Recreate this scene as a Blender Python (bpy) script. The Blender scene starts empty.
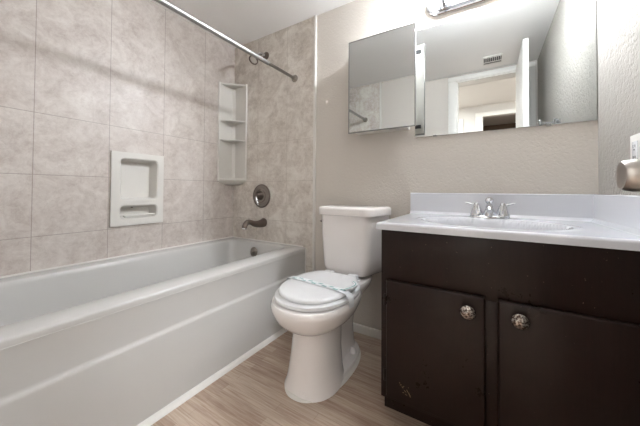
import bpy, bmesh, math, random
from mathutils import Vector, Matrix
random.seed(4)
scene = bpy.context.scene
COL = scene.collection
PI = math.pi

# ------------------------------------------------------------------ camera
def make_camera():
    cam = bpy.data.cameras.new('camera'); o = bpy.data.objects.new('camera', cam); COL.objects.link(o)
    y, t, r = math.radians(31.2818), math.radians(.9203), math.radians(.3488)
    fw = Vector((-math.sin(y)*math.cos(t), math.cos(y)*math.cos(t), math.sin(t)))
    rt = Vector((math.cos(y), math.sin(y), 0)); up = rt.cross(fw)
    r2 = rt*math.cos(r) + up*math.sin(r); u2 = -rt*math.sin(r) + up*math.cos(r)
    m = Matrix((( r2.x, u2.x, -fw.x, 1.866), (r2.y, u2.y, -fw.y, -1.5416), (r2.z, u2.z, -fw.z, .8804), (0, 0, 0, 1)))
    o.matrix_world = m
    cam.sensor_width = 36; cam.sensor_fit = 'HORIZONTAL'
    cam.lens = 266.874/640*36
    cam.shift_x = -6.085/640; cam.shift_y = -26.67/640
    cam.clip_start = .02
    scene.camera = o
make_camera()

# ------------------------------------------------------------------ world, exposure, lights
w = bpy.data.worlds.new('world'); scene.world = w; w.use_nodes = True
w.node_tree.nodes['Background'].inputs[0].default_value = (.8, .85, .9, 1)
w.node_tree.nodes['Background'].inputs[1].default_value = .3
scene.view_settings.view_transform = 'Standard'; scene.view_settings.look = 'None'
scene.view_settings.gamma = 1; scene.view_settings.exposure = 1.36
BULB_STRENGTH = 540.0
HALL_FILL_POWER = 27.0
def area(name, loc, size, power, col, rot=(0, 0, 0)):
    l = bpy.data.lights.new(name, 'AREA'); l.shape = 'RECTANGLE'; l.size, l.size_y = size; l.energy = power; l.color = col
    o = bpy.data.objects.new(name, l); o.location = loc; o.rotation_euler = rot; COL.objects.link(o); return o
area('hall_fill_light', (.85, -2.45, 2.185), (.7, .7), HALL_FILL_POWER, (.93, .97, 1))  # added fill lamp, set aside so the mirror does not show it
area('hall_fill_light', (2.95, -2.45, 2.185), (.7, .7), HALL_FILL_POWER, (.93, .97, 1))  # matching added fill lamp, unseen on the other side of the hall

# ------------------------------------------------------------------ dimensions (metres)
W = 2.26; H = 2.105; YF = -1.58          # right wall, ceiling, wall behind the camera
XT = .832                                # where the tile surround stops
ZC = .7596                               # counter height
HALLY = -3.2; HALLH = 2.2

# ------------------------------------------------------------------ materials
def lin(c):
    if isinstance(c, str):
        c = [int(c[i:i+2], 16)/255 for i in (0, 2, 4)]
        c = [x/12.92 if x <= .04045 else ((x+.055)/1.055)**2.4 for x in c]
    return tuple(c) + (1,)
class NT:
    def __init__(s, name):
        s.m = bpy.data.materials.new(name); s.m.use_nodes = True; s.t = s.m.node_tree
        s.b = s.t.nodes['Principled BSDF']
    def n(s, typ, **kw):
        nd = s.t.nodes.new('ShaderNode'+typ)
        for k, v in kw.items():
            if k.startswith('i_'): nd.inputs[k[2:].replace('_', ' ')].default_value = v
            else: setattr(nd, k, v)
        return nd
    def l(s, a, b): s.t.links.new(a, b)
    def math(s, op, a, b=None, c=None):
        nd = s.n('Math', operation=op)
        for i, x in enumerate((a, b, c)):
            if x is None: continue
            if isinstance(x, (int, float)): nd.inputs[i].default_value = x
            else: s.l(x, nd.inputs[i])
        return nd.outputs[0]
    def coord(s): return s.n('TexCoord').outputs['Object']
    def noise(s, vec, scale, detail=4, rough=.55, dist=0):
        nd = s.n('TexNoise'); nd.inputs['Scale'].default_value = scale; nd.inputs['Detail'].default_value = detail
        nd.inputs['Roughness'].default_value = rough; nd.inputs['Distortion'].default_value = dist
        s.l(vec, nd.inputs['Vector']); return nd.outputs[0]
    def ramp(s, fac, stops):
        nd = s.n('ValToRGB'); e = nd.color_ramp.elements
        while len(e) < len(stops): e.new(.5)
        for el, (p, c) in zip(e, stops): el.position = p; el.color = lin(c)
        s.l(fac, nd.inputs[0]); return nd.outputs[0]
    def mix(s, fac, a, b, mode='MIX'):
        nd = s.n('Mix', data_type='RGBA', blend_type=mode)
        for i, x in ((0, fac), (6, a), (7, b)):
            if isinstance(x, (int, float)): nd.inputs[i].default_value = x
            elif isinstance(x, (tuple, list, str)): nd.inputs[i].default_value = lin(x) if isinstance(x, str) or len(x) == 3 else x
            else: s.l(x, nd.inputs[i])
        return nd.outputs[2]
    def bump(s, h, strength, dist=.002):
        nd = s.n('Bump'); nd.inputs['Strength'].default_value = strength; nd.inputs['Distance'].default_value = dist
        s.l(h, nd.inputs['Height']); s.l(nd.outputs[0], s.b.inputs['Normal'])
    def set(s, col=None, rough=.5, metal=0, spec=None, coat=None):
        if col is not None:
            if isinstance(col, (str, tuple)): s.b.inputs['Base Color'].default_value = lin(col)
            else: s.l(col, s.b.inputs['Base Color'])
        if isinstance(rough, (int, float)): s.b.inputs['Roughness'].default_value = rough
        else: s.l(rough, s.b.inputs['Roughness'])
        s.b.inputs['Metallic'].default_value = metal
        if spec is not None: s.b.inputs['Specular IOR Level'].default_value = spec
        if coat: s.b.inputs['Coat Weight'].default_value = coat; s.b.inputs['Coat Roughness'].default_value = .08
        return s.m
def simple(name, col, rough=.5, metal=0, var=.03, scale=12, **k):
    n = NT(name); v = n.noise(n.coord(), scale, 3)
    c = lin(col)[:3]
    a = tuple(max(0, x*(1-var)) for x in c); b = tuple(min(1, x*(1+var)) for x in c)
    return n.set(n.mix(v, a, b), rough, metal, **k)
def plaster(name, col, scale=75, strength=.5, dist=.003, rough=.75):
    n = NT(name); co = n.coord()
    a = n.noise(co, scale, 3, .5, .4); f = n.math('ADD', n.math('SMOOTH_MIN', a, .56, .08), n.math('MULTIPLY', n.noise(co, scale*2.7, 2), .25))
    c = lin(col)[:3]
    big = n.noise(co, 2.2, 3)
    cc = n.mix(big, tuple(x*.96 for x in c), tuple(min(1, x*1.04) for x in c))
    n.bump(f, strength, dist)
    return n.set(cc, rough, spec=.12)
def tile(name, axis, off, cols, pitch=.3):
    n = NT(name); co = n.coord(); sx = n.n('SeparateXYZ'); n.l(co, sx.inputs[0])
    def line(v, o):
        f = n.math('FRACT', n.math('ADD', n.math('DIVIDE', n.math('SUBTRACT', v, o), pitch), 50.5))
        return n.math('ABSOLUTE', n.math('SUBTRACT', f, .5))
    d = n.math('MINIMUM', line(sx.outputs[axis], off), n.math('ADD', line(sx.outputs[2], .05), n.math('GREATER_THAN', sx.outputs[2], 1.4)))
    wob = n.math('MULTIPLY', n.noise(co, 60, 3), .004)
    g = n.math('LESS_THAN', d, n.math('ADD', wob, .0032))
    # each tile sheet shifted a little in tone
    a = n.noise(co, 8.5, 9, .74, .5); b = n.noise(co, 38, 6, .7, .4)
    vein = n.math('ABSOLUTE', n.math('SUBTRACT', n.noise(co, 12, 6, .65, 1.0), .5))
    c = n.ramp(a, [(.30, cols[0]), (.47, cols[1]), (.58, cols[2]), (.72, cols[3])])
    c = n.mix(n.math('MULTIPLY', n.ramp(b, [(.42, (0, 0, 0)), (.62, (1, 1, 1))]), .35), c, cols[3])
    c = n.mix(n.math('MULTIPLY', n.ramp(vein, [(0, (1, 1, 1)), (.022, (0, 0, 0))]), .24), c, cols[4])
    c = n.mix(n.math('MULTIPLY', g, .7), c, cols[5])
    n.bump(n.math('ADD', n.math('MULTIPLY', n.math('SUBTRACT', 1, g), .6), n.math('MULTIPLY', b, .25)), .35, .0015)
    return n.set(c, .42, spec=.4)

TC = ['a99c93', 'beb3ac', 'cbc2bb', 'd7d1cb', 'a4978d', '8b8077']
M = {}
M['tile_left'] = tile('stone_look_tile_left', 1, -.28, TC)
M['tile_back'] = tile('stone_look_tile_brightened', 0, .283, ['aa9e93', 'c4bab0', 'd8d1c8', 'e8e3dc', 'f0ece6', 'aba095'])  # same tile as the left wall, colours lightened to make up for weaker light
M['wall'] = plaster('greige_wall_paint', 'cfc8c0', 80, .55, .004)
M['wall_side'] = plaster('dimmed_wall_paint', 'a6a19a', 60, strength=.8, dist=.006)  # same paint as the back wall, colour darkened to offset the nearby bulbs
M['ceiling'] = plaster('ceiling_paint', 'f5f3f1', 60, .25)
M['white_wall'] = plaster('white_hall_paint', 'd2cec9', 60, .2)
M['trim'] = simple('white_trim_paint', 'e2dfda', .4)
M['porcelain'] = simple('white_porcelain', 'efeae8', .12, var=.01, coat=.4)
M['seat'] = simple('white_seat_plastic', 'e6e6e8', .22, var=.01)
M['tub'] = simple('tub_enamel', 'c6c4c1', .26, var=.02, scale=4)
M['plastic'] = simple('surround_plastic', 'd6d2cc', .35, var=.02)
M['caulk'] = simple('white_caulk', 'dedad5', .6, var=.04, scale=60)
M['marble'] = simple('cultured_marble', 'd9dae0', .14, var=.015, scale=3, coat=.3)
M['chrome'] = simple('chrome', 'd8dade', .09, 1, var=.02)
M['steel'] = simple('brushed_rod_steel', 'aaa8a6', .5, 1, var=.03)
M['dark_steel'] = simple('rod_dark_steel', '8f8a86', .3, 1, var=.03)
M['nickel'] = simple('brushed_nickel', '8f8882', .28, 1, var=.05, scale=40)
M['bronze'] = simple('dark_nickel', '766c66', .3, 1, var=.06, scale=40)
M['knob'] = simple('satin_nickel_knob', 'a6a09b', .36, 1, var=.04)
M['mirror'] = NT('mirror_glass').set('c8cac9', .0, 1)
M['mirror_edge'] = simple('mirror_edge_metal', '8e8d8b', .3, .7)
M['black'] = simple('dark_gap', '2b2826', .7)
M['vent_dark'] = simple('vent_shadow_grey', '3c3c3e', .6)
M['brown_room'] = simple('brown_wall_paint', '7d6a5a', .8)
M['teal'] = simple('teal_print', '3c938f', .6)
M['paper'] = simple('white_paper', 'e4e6e8', .7)
def bulb_mat():
    n = NT('lit_frosted_glass'); n.set('ffffff', .4)
    n.b.inputs['Emission Color'].default_value = (.90, .96, 1, 1); n.b.inputs['Emission Strength'].default_value = BULB_STRENGTH
    return n.m
M['bulb'] = bulb_mat()
def glass_mat():
    n = NT('clear_shade_glass'); t = n.n('BsdfTransparent'); t.inputs[0].default_value = (.96, .96, .97, 1)
    g = n.n('BsdfGlossy'); g.inputs['Roughness'].default_value = .05; f = n.n('LayerWeight'); f.inputs[0].default_value = .35
    m = n.n('MixShader'); n.l(f.outputs['Fresnel'], m.inputs[0]); n.l(t.outputs[0], m.inputs[1]); n.l(g.outputs[0], m.inputs[2])
    n.l(m.outputs[0], n.t.nodes['Material Output'].inputs[0]); return n.m
M['glass'] = glass_mat()
def wood_dark():
    n = NT('espresso_painted_wood'); co = n.coord()
    mp = n.n('Mapping'); mp.inputs['Scale'].default_value = (3, 3, 40); n.l(co, mp.inputs[0])
    mp2 = n.n('Mapping'); mp2.inputs['Scale'].default_value = (60, 60, 3); n.l(co, mp2.inputs[0])
    g = n.noise(mp2.outputs[0], 2, 4, .6); h = n.noise(co, 9, 5, .65)
    c = n.mix(g, '1b100d', '281914')
    c = n.mix(n.math('MULTIPLY', n.ramp(h, [(.5, (0, 0, 0)), (.75, (1, 1, 1))]), .18), c, '352925')
    # small chips through the paint
    sp = n.noise(co, 130, 2, .5); chip = n.math('GREATER_THAN', sp, .76)
    c = n.mix(n.math('MULTIPLY', chip, .6), c, '8f7d6d')
    n.bump(n.math('ADD', g, n.noise(co, 70, 3)), .25, .001)
    r = n.ramp(h, [(.3, (.26, .26, .26)), (.7, (.42, .42, .42))])
    return n.set(c, r, spec=.26)
M['espresso'] = wood_dark()
def floor_mat():
    n = NT('wood_look_vinyl'); co = n.coord()
    br = n.n('TexBrick'); n.l(co, br.inputs['Vector'])
    br.offset = .37; br.offset_frequency = 2; br.squash = 1
    for k, v in (('Scale', 1), ('Mortar Size', .0007), ('Mortar Smooth', .1), ('Bias', 0), ('Brick Width', .43), ('Row Height', .040)): br.inputs[k].default_value = v
    br.inputs['Color1'].default_value = (0, 0, 0, 1); br.inputs['Color2'].default_value = (1, 1, 1, 1); br.inputs['Mortar'].default_value = (.5, .5, .5, 1)
    mp = n.n('Mapping'); mp.inputs['Scale'].default_value = (3, 62, 1); n.l(co, mp.inputs[0])
    mp2 = n.n('Mapping'); mp2.inputs['Scale'].default_value = (9, 150, 1); n.l(co, mp2.inputs[0])
    g = n.noise(mp.outputs[0], 1.6, 6, .65, .6); g2 = n.noise(mp2.outputs[0], 1, 4, .6)
    f = n.math('ADD', n.math('MULTIPLY', g, .75), n.math('ADD', n.math('MULTIPLY', br.outputs[0], .16), n.math('MULTIPLY', g2, .25)))
    c = n.ramp(f, [(.32, '876f60'), (.48, 'a58d7c'), (.60, 'b8a493'), (.80, 'cdbdad')])
    c = n.mix(n.math('MULTIPLY', br.outputs['Fac'], .45), c, '8a7464')
    n.bump(n.math('SUBTRACT', g2, br.outputs['Fac']), .12, .001)
    return n.set(c, n.ramp(g, [(.3, (.30, .30, .30)), (.7, (.45, .45, .45))]), spec=.4)
M['floor'] = floor_mat()

# ------------------------------------------------------------------ mesh helpers
def finish(name, bm, mat, parent=None, smooth=40, loc=None):
    me = bpy.data.meshes.new(name)
    bmesh.ops.recalc_face_normals(bm, faces=bm.faces[:])
    bm.to_mesh(me); bm.free()
    for mm in (mat if isinstance(mat, (list, tuple)) else [mat]): me.materials.append(mm)
    if smooth:
        for p in me.polygons: p.use_smooth = True
        me.set_sharp_from_angle(angle=math.radians(smooth))
    o = bpy.data.objects.new(name, me); COL.objects.link(o)
    if parent: o.parent = parent
    return o
def bx(bm, x0, x1, y0, y1, z0, z1, bev=0, seg=2, mat=0):
    b2 = bmesh.new(); bmesh.ops.create_cube(b2, size=1)
    for v in b2.verts: v.co = Vector(((x0+x1)/2+v.co.x*(x1-x0), (y0+y1)/2+v.co.y*(y1-y0), (z0+z1)/2+v.co.z*(z1-z0)))
    if bev: bmesh.ops.bevel(b2, geom=b2.edges[:], offset=bev, segments=seg, affect='EDGES', profile=.5)
    for f in b2.faces: f.material_index = mat
    add(bm, b2); return bm
def add(bm, b2, matrix=None):
    if matrix is not None: bmesh.ops.transform(b2, matrix=matrix, verts=b2.verts[:])
    me = bpy.data.meshes.new('tmp'); b2.to_mesh(me); b2.free(); bm.from_mesh(me); bpy.data.meshes.remove(me)
def loft(bm, rings, cap0=True, cap1=True, closed=True, mat=0):
    vs = [[bm.verts.new(p) for p in r] for r in rings]; n = len(rings[0])
    for a, b in zip(vs, vs[1:]):
        for i in range(n if closed else n-1):
            f = bm.faces.new((a[i], a[(i+1) % n], b[(i+1) % n], b[i])); f.material_index = mat
    if cap0: bm.faces.new(vs[0][::-1]).material_index = mat
    if cap1: bm.faces.new(vs[-1]).material_index = mat
    return bm
def circ_ring(c, r, ax, n=24):
    ax = Vector(ax).normalized(); u = ax.orthogonal().normalized(); v = ax.cross(u)
    return [Vector(c)+r*(u*math.cos(2*PI*i/n)+v*math.sin(2*PI*i/n)) for i in range(n)]
def lathe(bm, base, axis, prof, n=28):          # prof: (distance along axis, radius)
    ax = Vector(axis).normalized(); base = Vector(base); u = ax.orthogonal().normalized(); v = ax.cross(u)
    rings = [[base+ax*d+max(r, 1e-4)*(u*math.cos(2*PI*i/n)+v*math.sin(2*PI*i/n)) for i in range(n)] for d, r in prof]
    return loft(bm, rings)
def tube(bm, pts, rad, n=16):
    pts = [Vector(p) for p in pts]; rings = []; u = None
    for i, p in enumerate(pts):
        t = (pts[min(i+1, len(pts)-1)]-pts[max(i-1, 0)]).normalized()
        if u is None: u = t.orthogonal().normalized()
        u = (u-t*u.dot(t)).normalized(); v = t.cross(u)
        r = rad[i] if isinstance(rad, (list, tuple)) else rad
        rings.append([p+r*(u*math.cos(2*PI*k/n)+v*math.sin(2*PI*k/n)) for k in range(n)])
    return loft(bm, rings)
def spline(pts, n=8):
    P = [Vector(p) for p in pts]; P = [P[0]*2-P[1]]+P+[P[-1]*2-P[-2]]; out = []
    for i in range(1, len(P)-2):
        for k in range(n):
            t = k/n; a, b, c, d = P[i-1:i+3]
            out.append(.5*((2*b)+(c-a)*t+(2*a-5*b+4*c-d)*t*t+(3*b-a-3*c+d)*t**3))
    return out+[P[-2]]
def egg(cx, yc, hw, lf, lb, z, e=2.0, n=56):    # rounded plan outline, longer to the front (-y)
    r = []
    for i in range(n):
        t = 2*PI*i/n; c, s = math.cos(t), math.sin(t)
        x = math.copysign(abs(c)**(2/e), c)*hw
        y = math.copysign(abs(s)**(2/e), s)*(lb if s > 0 else lf)
        r.append(Vector((cx+x, yc+y, z)))
    return r
def round_poly(pts, rads, z, seg=6):            # polygon with rounded corners
    out = []; n = len(pts)
    for i in range(n):
        p = Vector(pts[i]).to_2d() if len(pts[i]) == 3 else Vector(pts[i]); a = Vector(pts[i-1]); b = Vector(pts[(i+1) % n]); r = rads[i]
        u = (a-p).normalized(); v = (b-p).normalized(); ang = u.angle(v); d = r/math.tan(ang/2)
        s, e = p+u*d, p+v*d; c = p+(u+v).normalized()*(r/math.sin(ang/2))
        a0 = math.atan2((s-c).y, (s-c).x); a1 = math.atan2((e-c).y, (e-c).x)
        da = (a1-a0+PI) % (2*PI)-PI
        for k in range(seg+1):
            t = a0+da*k/seg; out.append(Vector((c.x+r*math.cos(t), c.y+r*math.sin(t), z)))
    return out
def thing(name, label, cat, loc=(0, 0, 0), group=None):
    o = bpy.data.objects.new(name, None); o.empty_display_size = .05; o.location = loc; COL.objects.link(o)
    o['label'] = label; o['category'] = cat
    if group: o['group'] = group
    return o
def put(name, bm, mat, root, smooth=40, label=None, inv=True):
    # geometry is written in world coordinates, parented to the thing without moving
    o = finish(name, bm, mat, None, smooth)
    p = root; off = Vector((0, 0, 0))
    while p is not None: off += Vector(p.location); p = p.parent
    o.data.transform(Matrix.Translation(-off)); o.parent = root
    if label: o['label'] = label
    return o
def tag(o, label, cat):
    o['label'] = label; o['category'] = cat; return o
def struct(name, bm, mat, smooth=None, label=None):
    o = finish(name, bm, mat, None, smooth); o['kind'] = 'structure'
    if label: o['label'] = label
    return o
B = bmesh.new

# ------------------------------------------------------------------ structure
b = B(); bx(b, -.12, W+.12, YF-.12, .12, -.06, 0); struct('floor', b, M['floor'], label='wood-look vinyl floor of the bathroom')
b = B(); bx(b, -.12, W+.12, YF-.12, .12, H, H+.06); struct('ceiling', b, M['ceiling'])
# left tiled wall with the hole of the soap dish
b = B(); sy0, sy1, sz0, sz1 = -.835, -.61, .69, 1.075
bx(b, -.12, 0, YF, sy0, 0, H); bx(b, -.12, 0, sy1, .0, 0, H); bx(b, -.12, 0, sy0, sy1, 0, sz0); bx(b, -.12, 0, sy0, sy1, sz1, H)
bx(b, -.12, -.08, sy0, sy1, sz0, sz1)
struct('wall_left', b, M['tile_left'])
b = B(); bx(b, -.12, XT, 0, .12, 0, H, mat=0); bx(b, XT, W+.12, .003, .12, 0, H, mat=1)
struct('wall_back', b, [M['tile_back'], M['wall']])
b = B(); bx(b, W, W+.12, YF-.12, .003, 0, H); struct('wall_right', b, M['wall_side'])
DX0, DX1, DZ = 1.582, 2.165, 2.04
b = B(); bx(b, -.12, XT, YF-.12, YF, 0, H, mat=0); bx(b, XT, DX0, YF-.12, YF-.003, 0, H, mat=1); bx(b, DX1, W, YF-.12, YF-.003, 0, H, mat=1); bx(b, DX0, DX1, YF-.12, YF-.003, DZ, H, mat=1)
struct('wall_front', b, [M['tile_back'], M['wall']])
# tile edge strip, baseboard, tub base strip, door casing
b = B(); bx(b, XT-.004, XT+.014, -.012, .003, .0, H, .003); struct('trim_1', b, M['caulk'], 40, 'white edge strip of the tile surround')
b = B(); bx(b, XT+.016, 1.498, -.011, .003, 0, .05, .003); struct('baseboard_back', b, M['trim'], 40)
b = B()
prof = [(.766, .001), (.789, .001), (.786, .006), (.776, .016), (.766, .019)]
loft(b, [[Vector((x, y, z)) for x, z in prof] for y in (YF+.001, -.001)])
struct('trim_2', b, M['caulk'], 60, 'white strip along the foot of the tub')
b = B(); bx(b, XT-.004, XT+.014, YF, YF+.012, .0, H, .003); struct('trim_3', b, M['caulk'], 40, 'white edge strip of the tile at the far end of the tub')
def casing(name, x0, x1, z, y, t, wd):
    b = B()
    y0, y1 = (y, y+t) if t > 0 else (y+t, y)
    bx(b, x0-wd, x0, y0, y1, 0, z, .004); bx(b, x1, x1+wd, y0, y1, 0, z, .004); bx(b, x0-wd, x1+wd, y0, y1, z, z+wd*.62, .004)
    return b
b = casing('', DX0, DX1, DZ, YF, .014, .078)
bx(b, DX0-.001, DX0+.012, YF-.12, YF, 0, DZ); bx(b, DX1-.012, DX1+.001, YF-.12, YF, 0, DZ); bx(b, DX0, DX1, YF-.12, YF, DZ-.012, DZ+.001)
struct('trim_4', b, M['trim'], 40, 'white casing of the bathroom doorway')
# hallway beyond the doorway
b = B(); bx(b, .3, 3.4, HALLY-1.6, YF-.12, -.06, 0); struct('floor_hall', b, M['floor'])
b = B(); bx(b, .3, 3.4, HALLY-1.6, YF-.12, HALLH, HALLH+.06); struct('ceiling_hall', b, M['white_wall'])
b = B(); bx(b, .3, 1.8, HALLY-.1, HALLY, 0, HALLH); bx(b, 2.6, 3.4, HALLY-.1, HALLY, 0, HALLH); bx(b, 1.8, 2.6, HALLY-.1, HALLY, 2.03, HALLH)
bx(b, .2, .3, HALLY, YF-.12, 0, HALLH); bx(b, 3.4, 3.5, HALLY, YF-.12, 0, HALLH)
bx(b, .3, DX0, YF-.18, YF-.12, 0, HALLH); bx(b, DX1, 3.4, YF-.18, YF-.12, 0, HALLH); bx(b, DX0, DX1, YF-.18, YF-.12, DZ, HALLH)
struct('wall_hall', b, M['white_wall'])
b = casing('', 1.8, 2.6, 2.03, HALLY, .014, .10); struct('trim_5', b, M['trim'], 40, 'white casing of the doorway across the hall')
b = B(); bx(b, .3, 3.4, HALLY-1.6, HALLY-1.5, 0, HALLH); bx(b, 1.5, 1.6, HALLY-1.5, HALLY-.1, 0, HALLH); bx(b, 2.9, 3.0, HALLY-1.5, HALLY-.1, 0, HALLH)
struct('wall_far_room', b, M['brown_room'])
# small white door in the hall, left of that doorway
d = B(); bx(d, 1.02, 1.53, HALLY+.001, HALLY+.018, .01, 2.03, .004); bx(d, 1.1, 1.45, HALLY+.016, HALLY+.022, 1.1, 1.93, .003); bx(d, 1.1, 1.45, HALLY+.016, HALLY+.022, .15, .95, .003)
struct('door_2', d, M['trim'], 40, 'white closet door in the hall')
# the bathroom door, open against the right wall
LX = 2.092
b = B(); bx(b, LX, LX+.035, YF+.016, -.935, .012, 2.03, .002)
door = struct('door_1', b, M['trim'], 40, 'white bathroom door standing open along the right wall')
KY, KZ = -.985, .905
b = B(); lathe(b, (LX, KY, KZ), (-1, 0, 0), [(0, .031), (.004, .031), (.007, .027), (.010, .012), (.022, .011), (.028, .016), (.036, .0225), (.048, .0235), (.058, .0215), (.0605, .0195), (.0600, .0170), (.0590, .006), (.0590, 0)], 40)
k = finish('door_knob', b, M['knob'], door); k['label'] = 'satin nickel knob'
b = B(); lathe(b, (LX+.035, KY, KZ), (1, 0, 0), [(0, .031), (.004, .031), (.010, .012), (.022, .011), (.028, .016), (.036, .0225), (.048, .0235), (.058, .0215), (.060, 0)], 40)
k = finish('door_knob', b, M['knob'], door); k['label'] = 'satin nickel knob on the wall side'
for z in (.25, 1.1, 1.8):
    b = B(); lathe(b, (LX+.017, YF+.008, z-.045), (0, 0, 1), [(0, .006), (.09, .006)], 12); finish('hinge', b, M['steel'], door)

# ------------------------------------------------------------------ bathtub
def build_tub():
    X1 = .7635; ZR = .480; Y0 = YF+.002; Y1 = -.001; r = .02
    t = thing('bathtub', 'long white alcove bathtub with flat apron along the tiled wall', 'bathtub', (.38, -.79, 0))
    b = B(); N = 14
    def rr(x0, x1, y0, y1, rad, z):
        return round_poly([(x0, y0), (x1, y0), (x1, y1), (x0, y1)], [rad]*4, z, N)
    rings = [rr(.001, X1-.002, Y0, Y1, .002, ZR-.03), rr(.001, X1, Y0, Y1, .002, ZR-.010), rr(.001, X1-.0015, Y0, Y1, .002, ZR-.004), rr(.002, X1-.006, Y0+.001, Y1-.001, .002, ZR),
             rr(.090, X1-.108, Y0+.09, Y1-.070, .045, ZR+.0005), rr(.093, X1-.113, Y0+.093, Y1-.073, .045, ZR-.001), rr(.096, X1-.118, Y0+.097, Y1-.076, .05, ZR-.006), rr(.100, X1-.124, Y0+.105, Y1-.080, .055, ZR-.022),
             rr(.115, X1-.150, Y0+.20, Y1-.098, .07, .36), rr(.132, X1-.172, Y0+.30, Y1-.120, .09, .22),
             rr(.155, X1-.195, Y0+.36, Y1-.145, .12, .13), rr(.19, X1-.23, Y0+.40, Y1-.18, .12, .10), rr(.25, X1-.29, Y0+.5, Y1-.24, .08, .095)]
    loft(b, rings, cap0=False, cap1=True)
    put('basin', b, M['tub'], t, 50)
    # apron with the stepped ridge, profile in x,z swept along y
    b = B()
    prof = [(X1-.02, ZR-.020), (X1-.0005, ZR-.026), (X1-.004, ZR-.045), (X1-.008, .326), (X1-.007, .320), (X1-.0035, .314), (X1, .309), (X1+.0015, .302), (X1+.002, .04), (X1+.002, .0), (X1-.05, .0), (X1-.05, ZR-.03)]
    loft(b, [[Vector((x, y, z)) for x, z in prof] for y in (Y0, Y1)])
    put('apron', b, M['tub'], t, 35)
    b = B()
    lathe(b, (.362, -.103, .418), (0, -1, .12), [(0, .036), (.004, .036), (.008, .032), (.010, .020), (.012, .018), (.014, 0)], 32)
    lathe(b, (.362, -.109, .418), (0, -1, .12), [(0, .008), (.016, .008), (.018, .005)], 14)
    bx(b, .359, .365, -.129, -.117, .398, .418, .001)
    put('overflow_plate', b, M['nickel'], t, 40, 'round metal overflow plate')
    b = B(); lathe(b, (.36, -.32, .0955), (0, 0, 1), [(0, .034), (.003, .034), (.004, .026), (.001, .022), (.001, 0)], 28)
    put('drain', b, M['nickel'], t)
    b = B(); bx(b, .001, .010, Y0, Y1, ZR, ZR+.008, .002); bx(b, .01, X1-.02, Y1-.007, Y1, ZR, ZR+.007, .002)
    bx(b, X1, X1+.006, Y1-.006, Y1, .03, ZR-.01, .002)
    put('caulk_line', b, M['caulk'], t)
build_tub()

# ------------------------------------------------------------------ tub fittings
t = thing('tub_spout', 'curved dark metal tub spout low on the tiled end wall', 'faucet', (.36, 0, .625))
b = B(); lathe(b, (.36, 0, .628), (0, -1, 0), [(0, .034), (.006, .035), (.012, .034), (.016, .028)], 28); put('collar', b, M['bronze'], t)
b = B()
path = spline([(.36, -.008, .626), (.36, -.05, .622), (.36, -.10, .628), (.36, -.145, .645), (.36, -.175, .643), (.36, -.192, .622), (.36, -.195, .606)], 6)
rad = [.034+(.0185-.034)*min(1, i/16) for i in range(len(path))]
tube(b, path, rad, 24)
put('spout_body', b, M['bronze'], t, 60)
b = B(); lathe(b, (.36, -.195, .607), (0, -.15, -1), [(0, .019), (.010, .0185), (.010, .014), (.004, .013), (.004, 0)], 24); put('outlet_ring', b, M['chrome'], t, label='bright outlet tip')

t = thing('shower_valve', 'round metal shower control plate with lever on the tiled wall', 'shower control', (.338, 0, .835))
b = B(); lathe(b, (.338, 0, .835), (0, -1, 0), [(0, .090), (.004, .092), (.009, .088), (.012, .078), (.010, .070), (.014, .050), (.020, .042), (.021, 0)], 48); e = put('escutcheon', b, M['nickel'], t)
b = B(); lathe(b, (.338, -.003, .835), (0, -1, 0), [(0, .091), (.004, .0935), (.008, .090), (.009, .084), (.006, .082)], 48); lathe(b, (.338, -.009, .835), (0, -1, 0), [(0, .054), (.005, .052), (.008, .046), (.006, .042)], 40); put('ring', b, M['bronze'], e, 40, 'darker metal ring')
b = B(); lathe(b, (.338, -.018, .838), (0, -1, 0), [(0, .036), (.010, .034), (.022, .028), (.034, .025), (.042, .019), (.045, 0)], 32); put('handle_hub', b, M['bronze'], t)
b = B(); tube(b, spline([(.336, -.050, .840), (.336, -.056, .815), (.346, -.056, .785), (.352, -.052, .768)], 5), [.011]*8+[.009]*4+[.007]*4, 14); put('lever', b, M['chrome'], t)

t = thing('wall_shower', 'small metal shower arm and ring-shaped head high above the tub', 'shower head', (.365, 0, 1.94))
b = B(); lathe(b, (.365, 0, 1.943), (0, -1, 0), [(0, .032), (.004, .032), (.010, .024), (.014, .013)], 28); put('flange', b, M['bronze'], t)
b = B(); tube(b, spline([(.365, -.004, 1.943), (.365, -.05, 1.940), (.365, -.085, 1.915), (.365, -.108, 1.885)], 6), .0105, 14); put('arm', b, M['chrome'], t)
b = B(); ax = Vector((0, -.62, -.78)).normalized(); p0 = Vector((.365, -.105, 1.888))
lathe(b, p0, ax, [(0, .012), (.010, .018), (.018, .018), (.026, .030), (.040, .037), (.046, .036), (.044, .030), (.038, .028)], 32)
hd = put('spray_head', b, M['bronze'], t)
b = B(); lathe(b, p0+ax*.0375, ax, [(0, .0275), (.002, .0275), (.0025, .010), (.005, .009), (.005, 0)], 28); put('spray_face', b, M['plastic'], hd, 40, 'pale spray face')

t = thing('shower_curtain_rod', 'straight metal shower curtain rod spanning over the tub edge', 'curtain rod', (.657, -.79, 1.70))
b = B(); tube(b, [(.657, YF+.02, 1.699), (.657, -.9, 1.699), (.657, -.28, 1.700)], .0135, 20); put('outer_tube', b, M['steel'], t)
b = B(); tube(b, [(.657, -.285, 1.700), (.657, -.012, 1.700)], .0105, 20); put('inner_tube', b, M['dark_steel'], t)
for y, s in ((0, -1), (YF, 1)):
    b = B(); lathe(b, (.657, y, 1.700), (0, s, 0), [(0, .027), (.006, .027), (.012, .018), (.024, .015), (.026, .010)], 24); put('end_flange', b, M['nickel'], t)

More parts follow.
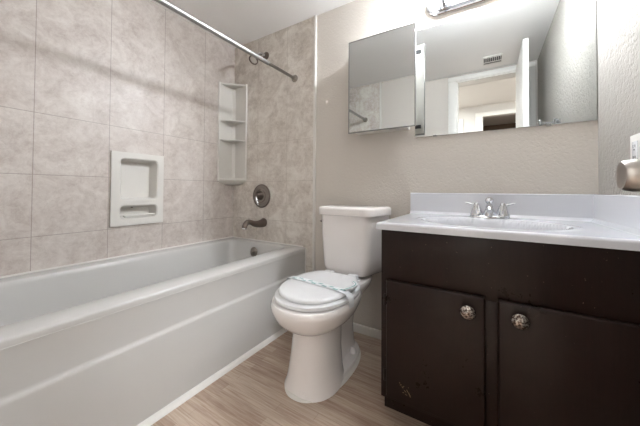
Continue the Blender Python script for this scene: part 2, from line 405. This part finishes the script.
# ------------------------------------------------------------------ soap dish let into the tile
t = thing('soap_dish', 'white plastic two-compartment soap dish set into the left tiled wall', 'soap dish', (0, -.726, .88))
def yz(pts, rad, x, seg=5):
    return [Vector((x, q.x, q.y)) for q in round_poly(pts, [rad]*4, 0, seg)]
def frame_and_recess():
    b = B(); X = .012
    y0, y1, z0, z1 = -.872, -.582, .663, 1.104
    # front face as a grid of strips around two openings
    oy0, oy1 = -.823, -.622; u0, u1 = .822, 1.064; l0, l1 = .706, .779
    def rect(a0, a1, c0, c1): return [(a0, c0), (a1, c0), (a1, c1), (a0, c1)]
    for (c0, c1, zz0, zz1, depth) in ((u0, u1, .800, z1, .060), (l0, l1, z0, .800, .060)):
        seg = 5
        inner = yz(rect(oy0, oy1, c0, c1), .02, X-.002, seg); n = len(inner)
        lip = yz(rect(oy0-.007, oy1+.007, c0-.007, c1+.007), .025, X, seg)
        # outer outline matched point by point
        outer = []
        per = seg+1
        for ci, (oy, oz) in enumerate(((y0, zz0), (y1, zz0), (y1, zz1), (y0, zz1))):
            for k in range(per): outer.append(Vector((X, oy, oz)))
        vo = [b.verts.new(p) for p in (outer[0], outer[per], outer[2*per], outer[3*per])]
        vl = [b.verts.new(p) for p in lip]; 
        for ci in range(4):
            for k in range(per-1): b.faces.new((vo[ci], vl[ci*per+k], vl[ci*per+k+1]))
            b.faces.new((vo[ci], vl[ci*per+per-1], vl[(ci*per+per) % n], vo[(ci+1) % 4]))
        wall1 = yz(rect(oy0, oy1, c0, c1), .02, X-.006, seg)
        wall2 = yz(rect(oy0+.006, oy1-.006, c0+.004, c1-.006), .018, -depth+.012, seg)
        wall3 = yz(rect(oy0+.014, oy1-.014, c0+.012, c1-.012), .012, -depth, seg)
        prev = vl
        for rg in (wall1, wall2, wall3):
            cur = [b.verts.new(p) for p in rg]
            for i in range(n): b.faces.new((prev[i], prev[(i+1) % n], cur[(i+1) % n], cur[i]))
            prev = cur
        b.faces.new(prev)
    # rim sides back to the wall
    for a, c in (((y0, z0), (y1, z0)), ((y1, z0), (y1, z1)), ((y1, z1), (y0, z1)), ((y0, z1), (y0, z0))):
        v = [b.verts.new(p) for p in ((X, *a), (X, *c), (0.0005, *c), (0.0005, *a))]; b.faces.new(v)
    bmesh.ops.remove_doubles(b, verts=b.verts[:], dist=1e-5)
    return b
put('dish_panel', frame_and_recess(), M['plastic'], t, 35)
b = B(); tube(b, spline([(.006, -.800, .715), (.016, -.795, .724), (.016, -.65, .724), (.006, -.645, .715)], 5), .005, 10); put('soap_rail', b, M['plastic'], t)
b = B(); bmesh.ops.create_uvsphere(b, u_segments=12, v_segments=8, radius=.006, matrix=Matrix.Translation((-.02, -.752, .770)) @ Matrix.Diagonal((.8, 1.2, .6, 1))); put('drip_stain', b, M['bronze'], t, label='small rusty spot')

# ------------------------------------------------------------------ corner shelf
t = thing('corner_shelf', 'tall white plastic corner shelf with three compartments in the tub corner', 'shelf', (0, 0, .94))
S = .154; Z0, Z1 = .965, 1.752
b = B(); g = .0015
for pts in ([(g, -S), (.008, -S), (.008, -g), (g, -g)], [(.008, -.008), (S, -.008), (S, -g), (.008, -g)]):
    loft(b, [[Vector((x, y, z)) for x, y in pts] for z in (Z0-.002, Z1)])
# diagonal inner back bevel
loft(b, [[Vector((x, y, z)) for x, y in [(.008, -.026), (.026, -.008), (.008, -.008)]] for z in (Z0, Z1-.012)])
put('back_panel', b, M['plastic'], t, 30)
b = B()
for pts in ([(g, -S-.008), (.013, -S-.004), (.010, -S+.006), (g, -S+.006)], [(S-.006, -g), (S-.006, -.010), (S+.004, -.013), (S+.008, -g)]):
    loft(b, [[Vector((x, y, z)) for x, y in pts] for z in (Z0-.01, Z1+.006)])
put('edge_strip', b, M['caulk'], t, 30)
def shelf_pts(s, bow):
    pts = [(g, -g), (g, -s)]
    for k in range(1, 12):
        u = k/12; x = s*u; y = -s*(1-u); d = bow*math.sin(PI*u); pts.append((x+d*.7071, y-d*.7071))
    pts.append((s, -g)); return pts
for z, bow, th in ((1.441, .012, .010), (1.283, .012, .010)):
    b = B(); loft(b, [[Vector((x, y, zz)) for x, y in shelf_pts(S-.004, bw)] for zz, bw in ((z, bow-.004), (z+.002, bow), (z+th-.002, bow), (z+th, bow-.004))])
    put('shelf', b, M['plastic'], t, 30)
b = B(); loft(b, [[Vector((x, y, zz)) for x, y in shelf_pts(s, bw)] for zz, s, bw in ((Z0-.045, .02, .0), (Z0-.040, .09, .01), (Z0-.022, .135, .02), (Z0-.006, .156, .028), (Z0+.004, .158, .028), (Z0+.010, .155, .022))])
put('bottom_shelf', b, M['plastic'], t, 30)
b = B(); loft(b, [[Vector((x, y, zz)) for x, y in shelf_pts(S, bw)] for zz, bw in ((Z1-.008, 0), (Z1-.002, .003), (Z1+.004, 0))])
put('top_cap', b, M['plastic'], t, 30)

# ------------------------------------------------------------------ toilet
CX = 1.178
def build_toilet():
    t = thing('toilet', 'white two-piece toilet with closed lid between tub and vanity', 'toilet', (CX, -.38, 0))
    E = lambda yf, yb, hw, z, e=2.2, yc=None: egg(CX, (yc if yc is not None else (yf+yb)/2), hw, ((yc if yc is not None else (yf+yb)/2)-yf), yb-(yc if yc is not None else (yf+yb)/2), z, e)
    b = B()
    # pedestal and bowl, one lofted body
    loft(b, [[v+Vector((-.010, 0, 0)) for v in E(-.628, -.33, .130, 0, 2.3)], [v+Vector((-.010, 0, 0)) for v in E(-.627, -.33, .129, .006, 2.3)], [v+Vector((-.009, 0, 0)) for v in E(-.621, -.335, .124, .018, 2.3)], [v+Vector((-.007, 0, 0)) for v in E(-.615, -.345, .116, .06, 2.3)], [v+Vector((-.003, 0, 0)) for v in E(-.610, -.35, .104, .15, 2.3)], E(-.608, -.34, .097, .245, 2.3),
             E(-.611, -.335, .098, .263), E(-.626, -.32, .108, .271), E(-.649, -.30, .127, .283), E(-.675, -.27, .150, .302), E(-.696, -.25, .167, .324), E(-.708, -.232, .177, .348), E(-.716, -.23, .186, .37), E(-.716, -.23, .186, .388), E(-.710, -.235, .181, .397), E(-.68, -.25, .15, .399)])
    # foot plate running back to the wall
    loft(b, [E(-.626, -.125, .112, 0, 2.5), E(-.626, -.125, .112, .014, 2.5), E(-.622, -.130, .107, .022, 2.5), E(-.60, -.15, .07, .026, 2.5)])
    # trapway behind the pedestal
    loft(b, [E(-.40, -.135, .062, .02, 2.8), E(-.40, -.135, .050, .05, 2.8), E(-.40, -.15, .052, .15, 2.8), E(-.40, -.14, .062, .24, 2.8), E(-.42, -.08, .095, .31, 2.8), E(-.44, -.045, .122, .345, 3), E(-.45, -.035, .135, .375, 3.2), E(-.45, -.035, .137, .395, 3.2), E(-.445, -.04, .132, .402, 3.2)])
    put('bowl', b, M['porcelain'], t, 50)
    b = B(); loft(b, [[v+Vector((-.012, 0, 0)) for v in E(-.640, -.115, .140, 0.0005, 2.25)], [v+Vector((-.012, 0, 0)) for v in E(-.638, -.116, .138, .005, 2.25)], [v+Vector((-.010, 0, 0)) for v in E(-.626, -.126, .126, .010, 2.3)]]); put('caulk_line', b, M['caulk'], t, 50)
    for s in (1, -1):
        b = B(); lathe(b, (CX+s*.072, -.245, .018), (0, 0, 1), [(0, .017), (.012, .017), (.024, .014), (.032, .008), (.034, 0)], 20); put('bolt_cap', b, M['porcelain'], t)
    # seat and lid
    def outl(sc, z, back=-.262, ext=0):
        r = []
        for q in egg(CX, -.465, .181*sc, .232*sc, .225, z, 2.15, 64):
            r.append(Vector((q.x, min(q.y, back), z)))
        return r
    b = B(); loft(b, [outl(.97, .400), outl(.995, .404), outl(1.0, .412), outl(.995, .417), outl(.975, .420)]); put('seat', b, M['seat'], t, 40)
    b = B(); loft(b, [outl(.88, .4205, -.285), outl(.905, .424, -.283), outl(.915, .431, -.283), outl(.905, .437, -.283), outl(.88, .4405, -.285), outl(.76, .443, -.29), outl(.4, .4445, -.3)]); put('lid', b, M['seat'], t, 40)
    b = B(); bx(b, CX-.105, CX+.105, -.285, -.215, .398, .410, .005)
    bx(b, CX-.10, CX-.045, -.268, -.232, .398, .436, .008, 3); bx(b, CX+.045, CX+.10, -.268, -.232, .398, .436, .008, 3); put('hinge', b, M['seat'], t)
    # tank, tapering towards the bottom
    def tank(sc, z, grow=0, rf=.05):
        hb, hf = (.205+grow)*sc, (.150+grow)*sc; yb, yf = -.028, -.028-(.200+grow)*(.5+.5*sc)
        return round_poly([(CX-hb, yb), (CX-hf, yf), (CX+hf, yf), (CX+hb, yb)], [.015, rf, rf, .015], z, 8)
    b = B(); loft(b, [tank(.74, .410), tank(.80, .414), tank(.865, .426), tank(.905, .448), tank(.93, .50), tank(.97, .62), tank(1.0, .742)]); put('tank', b, M['porcelain'], t, 50)
    b = B(); loft(b, [tank(1, .741, .006), tank(1, .743, .012), tank(1, .775, .013), tank(1, .784, .010), tank(1, .789, .002), tank(.9, .791, 0)]); put('tank_lid', b, M['porcelain'], t, 50)
    b = B(); tube(b, [(CX-.19, -.09, .695), (CX-.206, -.09, .695)], .010, 14); tube(b, spline([(CX-.206, -.088, .695), (CX-.210, -.11, .693), (CX-.205, -.13, .690)], 4), .006, 10); put('flush_lever', b, M['chrome'], t)
    b = B(); tube(b, spline([(CX-.13, -.10, .41), (CX-.135, -.09, .33), (CX-.14, -.05, .22), (CX-.14, -.012, .18)], 6), .006, 10); put('supply_line', b, M['steel'], t)
    return t
build_toilet()

# paper band across the lid
def build_band():
    t = thing('paper_band', 'white paper sanitary band with teal print wrapped across the toilet lid', 'paper band', (CX, -.45, .446))
    A = Vector((1.002, -.472)); C_ = Vector((1.360, -.512)); d = (C_-A).normalized(); nrm = Vector((-d.y, d.x)); hw = .019
    prof = [(-.006, .402), (-.004, .425), (.004, .439), (.03, .4445)]+[(.03+i*.045, .4468) for i in range(1, 8)]
    L = (C_-A).length
    prof = [(-.010, .404), (-.009, .424), (.0, .4390), (.012, .4430), (.05, .4462)]+[(x, .4470) for x in (.10, .17, .24, .31)]+[(L-.05, .4465), (L-.016, .4435), (L-.004, .438), (L+.008, .424), (L+.012, .404), (L+.010, .385)]
    def surf(s, w, lift=0):
        # height along the band by linear interpolation
        z = prof[-1][1]
        for (a, za), (c, zc) in zip(prof, prof[1:]):
            if a <= s <= c: z = za+(zc-za)*(s-a)/(c-a+1e-9); break
        p = A+d*s+nrm*w
        return Vector((p.x, p.y, z+lift))
    b = B(); rows = []
    for i, (s, z) in enumerate(prof):
        p = A+d*s
        rows.append([Vector((p.x+nrm.x*w, p.y+nrm.y*w, z)) for w in (-hw, 0, hw)])
    for lay in (0, .0008):
        pass
    loft(b, [[r[0], r[1], r[2], r[2]+Vector((0, 0, .0009)), r[1]+Vector((0, 0, .0009)), r[0]+Vector((0, 0, .0009))] for r in rows], mat=0)
    put('band', b, M['paper'], t, 60)
    b = B()
    k = 0; s = .03
    while s < L-.05:
        w = .008 if k % 2 else -.008
        for j in range(3):        # short slanting strokes, like printed script
            s0 = s+j*.0082; q = [surf(s0, w-.0055, .0014), surf(s0+.0065, w-.0045, .0014), surf(s0+.0095, w+.0055, .0014), surf(s0+.0035, w+.0045, .0014)]
            b.faces.new([b.verts.new(p) for p in q])
        s += .031; k += 1
    put('printed_writing', b, M['teal'], t, None, 'teal printed script')
    # loose tail of the band curling at the hinge side
    b = B(); path = spline([(1.330, -.500, .449), (1.350, -.455, .453), (1.345, -.415, .452), (1.318, -.385, .449)], 6); rows = []
    for i, p in enumerate(path):
        tt = (path[min(i+1, len(path)-1)]-path[max(i-1, 0)]).normalized(); sd = Vector((-tt.y, tt.x, 0)).normalized()*.009
        rows.append([p-sd, p+sd, p+sd+Vector((0, 0, .001)), p-sd+Vector((0, 0, .001))])
    loft(b, rows); put('tail', b, M['paper'], t, 60)
    b = B(); rows = [[p[0]*.6+p[1]*.4+Vector((0, 0, .0016)), p[0]*.4+p[1]*.6+Vector((0, 0, .0016)), p[0]*.4+p[1]*.6+Vector((0, 0, .0020)), p[0]*.6+p[1]*.4+Vector((0, 0, .002))] for p in rows]
    loft(b, rows); put('printed_line', b, M['teal'], t, 60)
build_band()

# ------------------------------------------------------------------ vanity cabinet
VX0, VX1, VY = 1.509, W-.002, -.535
def build_vanity():
    t = thing('vanity_cabinet', 'dark espresso two-door vanity cabinet under the white sink top', 'cabinet', ((VX0+VX1)/2, -.27, 0))
    b = B()
    bx(b, VX0, VX0+.016, VY+.018, -.002, .09, .731); bx(b, VX1-.016, VX1, VY+.018, -.002, .09, .731); bx(b, VX0+.016, VX1-.016, VY+.018, -.002, .09, .106)
    bx(b, VX0+.016, VX1-.016, -.010, -.002, .106, .731)
    put('carcass', b, M['espresso'], t, 30)
    b = B()
    bx(b, VX0, VX1, VY, VY+.018, .530, .731, .0015); bx(b, VX0, VX1, VY, VY+.018, .09, .125, .0015)
    for x0, x1 in ((VX0, VX0+.04), (1.85, 1.90), (VX1-.04, VX1)): bx(b, x0, x1, VY, VY+.018, .124, .531, .0015)
    put('face_frame', b, M['espresso'], t, 30)
    b = B(); bx(b, VX0-.009, VX1, VY+.068, VY+.083, .0, .089, .001); bx(b, VX0-.009, VX0+.006, VY+.083, -.013, 0, .089); put('toe_kick', b, M['espresso'], t, 30)
    def door(x0, x1, kx, kz, hx, lab):
        b = B(); z0, z1 = .108, .543; y0, y1 = VY-.019, VY-.001
        def R(i, y): return [Vector((x0+i, y, z0+i)), Vector((x1-i, y, z0+i)), Vector((x1-i, y, z1-i)), Vector((x0+i, y, z1-i))]
        loft(b, [R(0, y1), R(0, y0+.006), R(.003, y0+.002), R(.009, y0)])
        dr = put('door', b, M['espresso'], t, 20, lab)
        b = B(); lathe(b, (kx, y0, kz), (0, -1, 0), [(0, .009), (.004, .008), (.010, .007), (.013, .014), (.016, .0215), (.019, .0235), (.022, .0225), (.026, .018), (.029, .010), (.030, 0)], 32)
        kb = put('knob', b, M['chrome_worn'], dr, 50)
        for z in (.185, .468):
            b = B(); lathe(b, (hx, y0+.004, z-.022), (0, 0, 1), [(0, .0035), (.002, .005), (.042, .005), (.044, .0035)], 12)
            bx(b, min(hx, hx), hx+.008, y0+.008, y0+.016, z-.018, z+.018, .001); put('hinge', b, M['espresso'], dr, 40)
        return dr
    dl = door(1.533, 1.856, 1.809, .494, 1.529, 'left cabinet door with scuffed lower corner')
    dr = door(1.891, 2.222, 1.945, .500, 2.222, 'right cabinet door')
    # paint chipped off the lower corner of the left door
    b = B(); y = VY-.0193; rnd = random.Random(7)
    for cx, cz, ln, wd, a in ((1.5905, .172, .010, .004, .6), (1.597, .166, .008, .005, -.5), (1.601, .170, .007, .003, .9), (1.606, .155, .012, .003, -.7), (1.615, .158, .016, .0035, -.95), (1.621, .150, .018, .004, -1.0), (1.600, .148, .007, .003, .4), (1.610, .144, .009, .002, -.3), (1.587, .178, .006, .004, 1.2), (1.618, .172, .005, .002, .1), (1.624, .143, .006, .003, -.8)):
        n = 9; c, s = math.cos(a), math.sin(a)
        rg = []
        for i in range(n):
            q = 2*PI*i/n; r = rnd.uniform(.6, 1.1); u, v = math.cos(q)*ln/2*r, math.sin(q)*wd/2*r; rg.append((cx+u*c-v*s, cz+u*s+v*c))
        loft(b, [[Vector((x, yy, z)) for x, z in rg] for yy in (y+.0006, y-.0002)])
    put('scuff', b, M['bare_wood'], dl, None, 'chipped paint showing tan wood')
n = NT('worn_chrome'); co = n.coord(); M['chrome_worn'] = n.set(n.ramp(n.noise(co, 160, 4), [(.42, '4a3b33'), (.56, 'b9b2ac'), (.7, 'dcd8d4')]), .2, 1)
M['bare_wood'] = simple('bare_tan_wood', '8f7a62', .7, var=.3, scale=200)
build_vanity()

# ------------------------------------------------------------------ sink top
def build_top():
    t = thing('vanity_counter', 'white cultured marble vanity top with built-in oval sink basin', 'countertop', (1.877, -.277, .733))
    x0, x1, y0, y1 = 1.4946, W-.002, -.5543, -.002; zt, zb = ZC, .7325
    b = B(); NX, NY = 96, 70
    cx, cy, a, bb = 1.865, -.325, .235, .165
    def h(x, y):
        r = math.hypot((x-cx)/a, (y-cy)/bb)
        z = zt
        if r < 1: q = 1-r*r; z = zt-.004-.125*(q**.62) if q > 0 else zt
        # small raised ring round the basin and rounded outer edges
        z += .0022*math.exp(-((r-1.10)/.05)**2)
        if r < 1.0: z = z
        e = min(x-x0, y-y0)
        if e < .010: z -= .010-math.sqrt(max(0, .010**2-(.010-e)**2))
        return z
    xs = [x0+.0003*i*i*1 if i < 6 else x0+.0108+(x1-x0-.0108)*(i-6)/(NX-6) for i in range(NX+1)]
    ys = [y0+.0003*i*i if i < 6 else y0+.0108+(y1-y0-.0108)*(i-6)/(NY-6) for i in range(NY+1)]
    V = [[b.verts.new((x, y, h(x, y))) for y in ys] for x in xs]
    for i in range(NX):
        for j in range(NY): b.faces.new((V[i][j], V[i+1][j], V[i+1][j+1], V[i][j+1]))
    # outer skirt (front, left) and the underside rim
    def skirt(row):
        lo = [b.verts.new((v.co.x, v.co.y, zb)) for v in row]
        for p in range(len(row)-1): b.faces.new((row[p], row[p+1], lo[p+1], lo[p]))
        return lo
    f = skirt([V[i][0] for i in range(NX+1)]); l = skirt([V[0][j] for j in range(NY+1)]); skirt([V[NX][j] for j in range(NY+1)]); skirt([V[i][NY] for i in range(NX+1)])
    def under(xa, xb, ya, yb): b.faces.new([b.verts.new(p) for p in ((xa, ya, zb), (xb, ya, zb), (xb, yb, zb), (xa, yb, zb))])
    under(x0, x1, y0, y0+.05); under(x0, x0+.05, y0+.05, y1); under(x0+.05, x1, y1-.03, y1)
    bmesh.ops.remove_doubles(b, verts=b.verts[:], dist=1e-5)
    put('counter', b, M['marble'], t, 60)
    b = B()
    prof = [(-.002, zt-.003), (-.002, .871), (-.008, .8725), (-.017, .8715), (-.0195, .868), (-.020, .80), (-.022, .772), (-.030, .7625), (-.040, zt-.001)]
    loft(b, [[Vector((x, y, z)) for y, z in prof] for x in (x0, x1-.0005)]); put('backsplash', b, M['marble'], t, 30)
    b = B(); loft(b, [[Vector((W+y, yy, z)) for y, z in prof] for yy in (-.545, -.018)]); put('side_splash', b, M['marble'], t, 30)
    b = B(); lathe(b, (cx, cy, zt-.131), (0, 0, 1), [(0, .024), (.003, .024), (.0035, .018), (.001, .016), (.001, 0)], 28); put('drain', b, M['chrome'], t)
build_top()

# ------------------------------------------------------------------ faucet
def build_faucet():
    fx, fy, z = 1.870, -.085, ZC+.0005
    t = thing('sink_faucet', 'chrome two-handle centerset faucet on the sink top', 'faucet', (fx, fy, z))
    b = B()
    def stad(hw, hd, zz, n=40): return [Vector((fx+math.copysign(abs(math.cos(2*PI*i/n))**.6, math.cos(2*PI*i/n))*hw, fy+math.sin(2*PI*i/n)*hd, zz)) for i in range(n)]
    loft(b, [stad(.080, .026, z), stad(.080, .026, z+.006), stad(.076, .023, z+.010), stad(.06, .015, z+.012)]); put('base_plate', b, M['chrome'], t)
    b = B(); lathe(b, (fx, fy, z+.008), (0, 0, 1), [(0, .027), (.006, .026), (.030, .017), (.048, .012), (.056, .0105), (.058, .012), (.062, .0165), (.070, .0185), (.078, .0165), (.084, .009), (.086, 0)], 32)
    tube(b, spline([(fx, fy-.005, z+.040), (fx, fy-.05, z+.052), (fx, fy-.09, z+.050), (fx, fy-.108, z+.036)], 6), [.014]*8+[.011]*11, 16)
    put('spout', b, M['chrome'], t, 50)
    for s in (-1, 1):
        hx = fx+s*.052
        b = B(); lathe(b, (hx, fy, z+.008), (0, 0, 1), [(0, .027), (.008, .027), (.012, .023), (.030, .018), (.044, .013), (.050, .0125), (.058, .010), (.062, .004), (.063, 0)], 24)
        # ribbed grip
        for k in range(8):
            q = 2*PI*k/8; tube(b, [(hx+.0225*math.cos(q), fy+.0225*math.sin(q), z+.018), (hx+.011*math.cos(q), fy+.011*math.sin(q), z+.056)], .0030, 8)
        hd = put('handle', b, M['chrome'], t, 50)
        b = B(); tube(b, spline([(hx+s*.006, fy, z+.058), (hx+s*.030, fy, z+.066), (hx+s*.046, fy, z+.069)], 5), [.0024]*5+[.0018]*6, 12); put('lever', b, M['chrome'], hd)
build_faucet()

# ------------------------------------------------------------------ mirrors
def mirror():
    t = thing('wall_mirror', 'large frameless rectangular wall mirror above the vanity', 'mirror', (1.89, 0, 1.48))
    b = B(); bx(b, 1.515, W-.003, -.0055, .0025, 1.182, 1.785, .0008, 1); o = put('mirror_glass', b, M['mirror'], t, None)
    for x, z in ((1.578, 1.785), (1.90, 1.785)):
        b = B(); bx(b, x-.009, x+.009, -.011, .0025, z-.008, z+.012, .002); put('clip', b, M['plastic'], t)
    for x, z in ((1.62, 1.182), (2.1, 1.182)):
        b = B(); bx(b, x-.009, x+.009, -.009, .0025, z-.006, z+.005, .002); put('clip', b, M['steel'], t)
mirror()
def med():
    x0, x1, z0, z1 = 1.160, 1.5455, 1.219, 1.759; yf = -.1305
    t = thing('medicine_cabinet', 'square mirrored medicine cabinet on the wall left of the mirror', 'medicine cabinet', ((x0+x1)/2, 0, z0))
    b = B(); bx(b, x0+.012, x1-.060, -.104, .001, z0+.012, z1-.012, .002); put('body', b, M['trim'], t)
    # door, carried clear of the body on its side rails
    b = B(); bx(b, x0, x1, yf+.006, yf+.016, z0, z1, .001, 1); d = put('door', b, M['mirror_edge'], t)
    b = B(); bx(b, x0+.004, x1-.003, yf, yf+.007, z0+.003, z1-.004, .0012, 1); put('door_mirror', b, M['mirror'], d, None, 'mirror glass')
    b = B(); bx(b, x0, x1, yf-.0015, yf+.006, z0-.002, z0+.003, .0006, 1); bx(b, x0, x1, yf-.0015, yf+.006, z1-.004, z1, .0006, 1)
    bx(b, x0, x0+.004, yf-.0015, yf+.006, z0, z1, .0006, 1); bx(b, x1-.003, x1, yf-.0015, yf+.006, z0, z1, .0006, 1); put('door_frame', b, M['mirror_edge'], d)
    b = B(); bx(b, x0+.004, x1-.003, yf+.0155, yf+.0185, z0+.004, z1-.004, .001); put('door_back', b, M['trim'], d, None, 'white back panel')
    for z in (z0+.045, z1-.045):
        b = B(); bx(b, x1-.064, x1-.020, yf+.018, yf+.026, z-.010, z+.010, .001); put('hinge', b, M['vent_dark'], t)
    b = B(); bx(b, x0+.03, x1-.075, yf+.017, -.103, z0+.03, z1-.03); put('inner_lip', b, M['trim'], t)
med()

# ------------------------------------------------------------------ vanity light
def vlight():
    t = thing('vanity_light', 'chrome bar light fixture with glass shades above the mirror', 'light fixture', (1.88, 0, 1.875))
    b = B(); cz = 1.902
    def stad(i, y):
        x0, x1, hh = 1.576+i, 2.120-i, .072-i; n = 14; r = []
        for k in range(n+1): q = PI/2+PI*k/n; r.append(Vector((x0+hh+hh*math.cos(q), y, cz+hh*math.sin(q))))
        for k in range(n+1): q = -PI/2+PI*k/n; r.append(Vector((x1-hh+hh*math.cos(q), y, cz+hh*math.sin(q))))
        return r
    loft(b, [stad(0, .002), stad(0, -.012), stad(.004, -.016), stad(.012, -.017), stad(.014, -.024), stad(.018, -.028), stad(.034, -.029)]); put('base_plate', b, M['chrome'], t, 30)
    for x in (1.668, 1.850, 2.032):
        b = B(); tube(b, spline([(x, -.026, 1.885), (x, -.06, 1.878), (x, -.095, 1.876), (x, -.105, 1.888)], 5), .008, 12)
        lathe(b, (x, -.105, 1.860), (0, 0, 1), [(0, 0), (.004, .008), (.010, .012), (.016, .022), (.030, .029), (.042, .030), (.042, .026)], 28); a = put('lamp_arm', b, M['chrome'], t, 50)
        b = B(); lathe(b, (x, -.105, 1.900), (0, 0, 1), [(0, .026), (.010, .034), (.030, .043), (.055, .048), (.085, .054), (.110, .060), (.109, .050), (.06, .040), (.02, .025), (.012, .01), (.012, 0)], 32); put('glass_shade', b, M['glass'], t, 50, 'clear bell-shaped glass shade')
        b = B(); lathe(b, (x, -.105, 1.912), (0, 0, 1), [(0, .010), (.012, .013), (.024, .021), (.040, .026), (.054, .023), (.064, .013), (.067, 0)], 24); put('bulb', b, M['bulb'], t, 50, 'lit bulb')
vlight()

# ------------------------------------------------------------------ outlet, vent, hook
def outlet():
    t = thing('wall_outlet', 'white duplex wall outlet above the side splash', 'outlet', (W, -.337, 1.015))
    b = B(); bx(b, W-.007, W+.001, -.386, -.312, .948, 1.060, .003); put('cover_plate', b, M['trim'], t)
    b = B(); bx(b, W-.0095, W-.006, -.3665, -.3315, .970, 1.038, .0015); s = put('socket_insert', b, M['seat'], t)
    for z in (.986, 1.020):
        b = B()
        for dy in (-.006, .006): bx(b, W-.0105, W-.0094, -.349+dy-.001, -.349+dy+.001, z-.001, z+.007)
        bx(b, W-.0105, W-.0094, -.351, -.347, z-.010, z-.006); put('slot', b, M['black'], s, None)
outlet()
def vent():
    x0, x1, y0, y1 = 1.835, 1.972, -1.437, -1.278
    t = thing('ceiling_vent', 'small white ceiling vent grille near the doorway, seen in the mirror', 'vent', ((x0+x1)/2, (y0+y1)/2, H))
    b = B(); bx(b, x0-.006, x1+.006, y0-.006, y1+.006, H-.008, H+.001, .003); put('frame', b, M['trim'], t)
    b = B(); bx(b, x0, x1, y0+.02, y1-.02, H-.010, H-.0082); put('dark_core', b, M['vent_dark'], t, None)
    b = B()
    for k in range(9): bx(b, x0+.008+k*.0148, x0+.012+k*.0148, y0+.062, y1-.02, H-.014, H-.0098, .0008)
    bx(b, x0, x1, y0+.046, y0+.060, H-.013, H-.0098, .001); put('louver', b, M['trim'], t)
vent()
def hook():
    t = thing('towel_hook', 'small chrome towel hook on the right wall, seen in the mirror', 'hook', (W, -.70, 1.33))
    b = B(); lathe(b, (W, -.70, 1.33), (-1, 0, 0), [(0, .022), (.005, .022), (.010, .013), (.014, .009)], 24); put('wall_plate', b, M['chrome'], t, 50)
    b = B(); tube(b, [(W-.012, -.70, 1.33), (W-.108, -.70, 1.33)], .0065, 14); put('arm', b, M['chrome'], t, 50)
    for x in (W-.022, W-.102):
        b = B(); lathe(b, (x, -.70, 1.308), (0, 0, 1), [(0, .008), (.005, .011), (.020, .010), (.034, .011), (.040, .013), (.046, .010), (.048, 0)], 18); put('post', b, M['chrome'], t, 50)
hook()
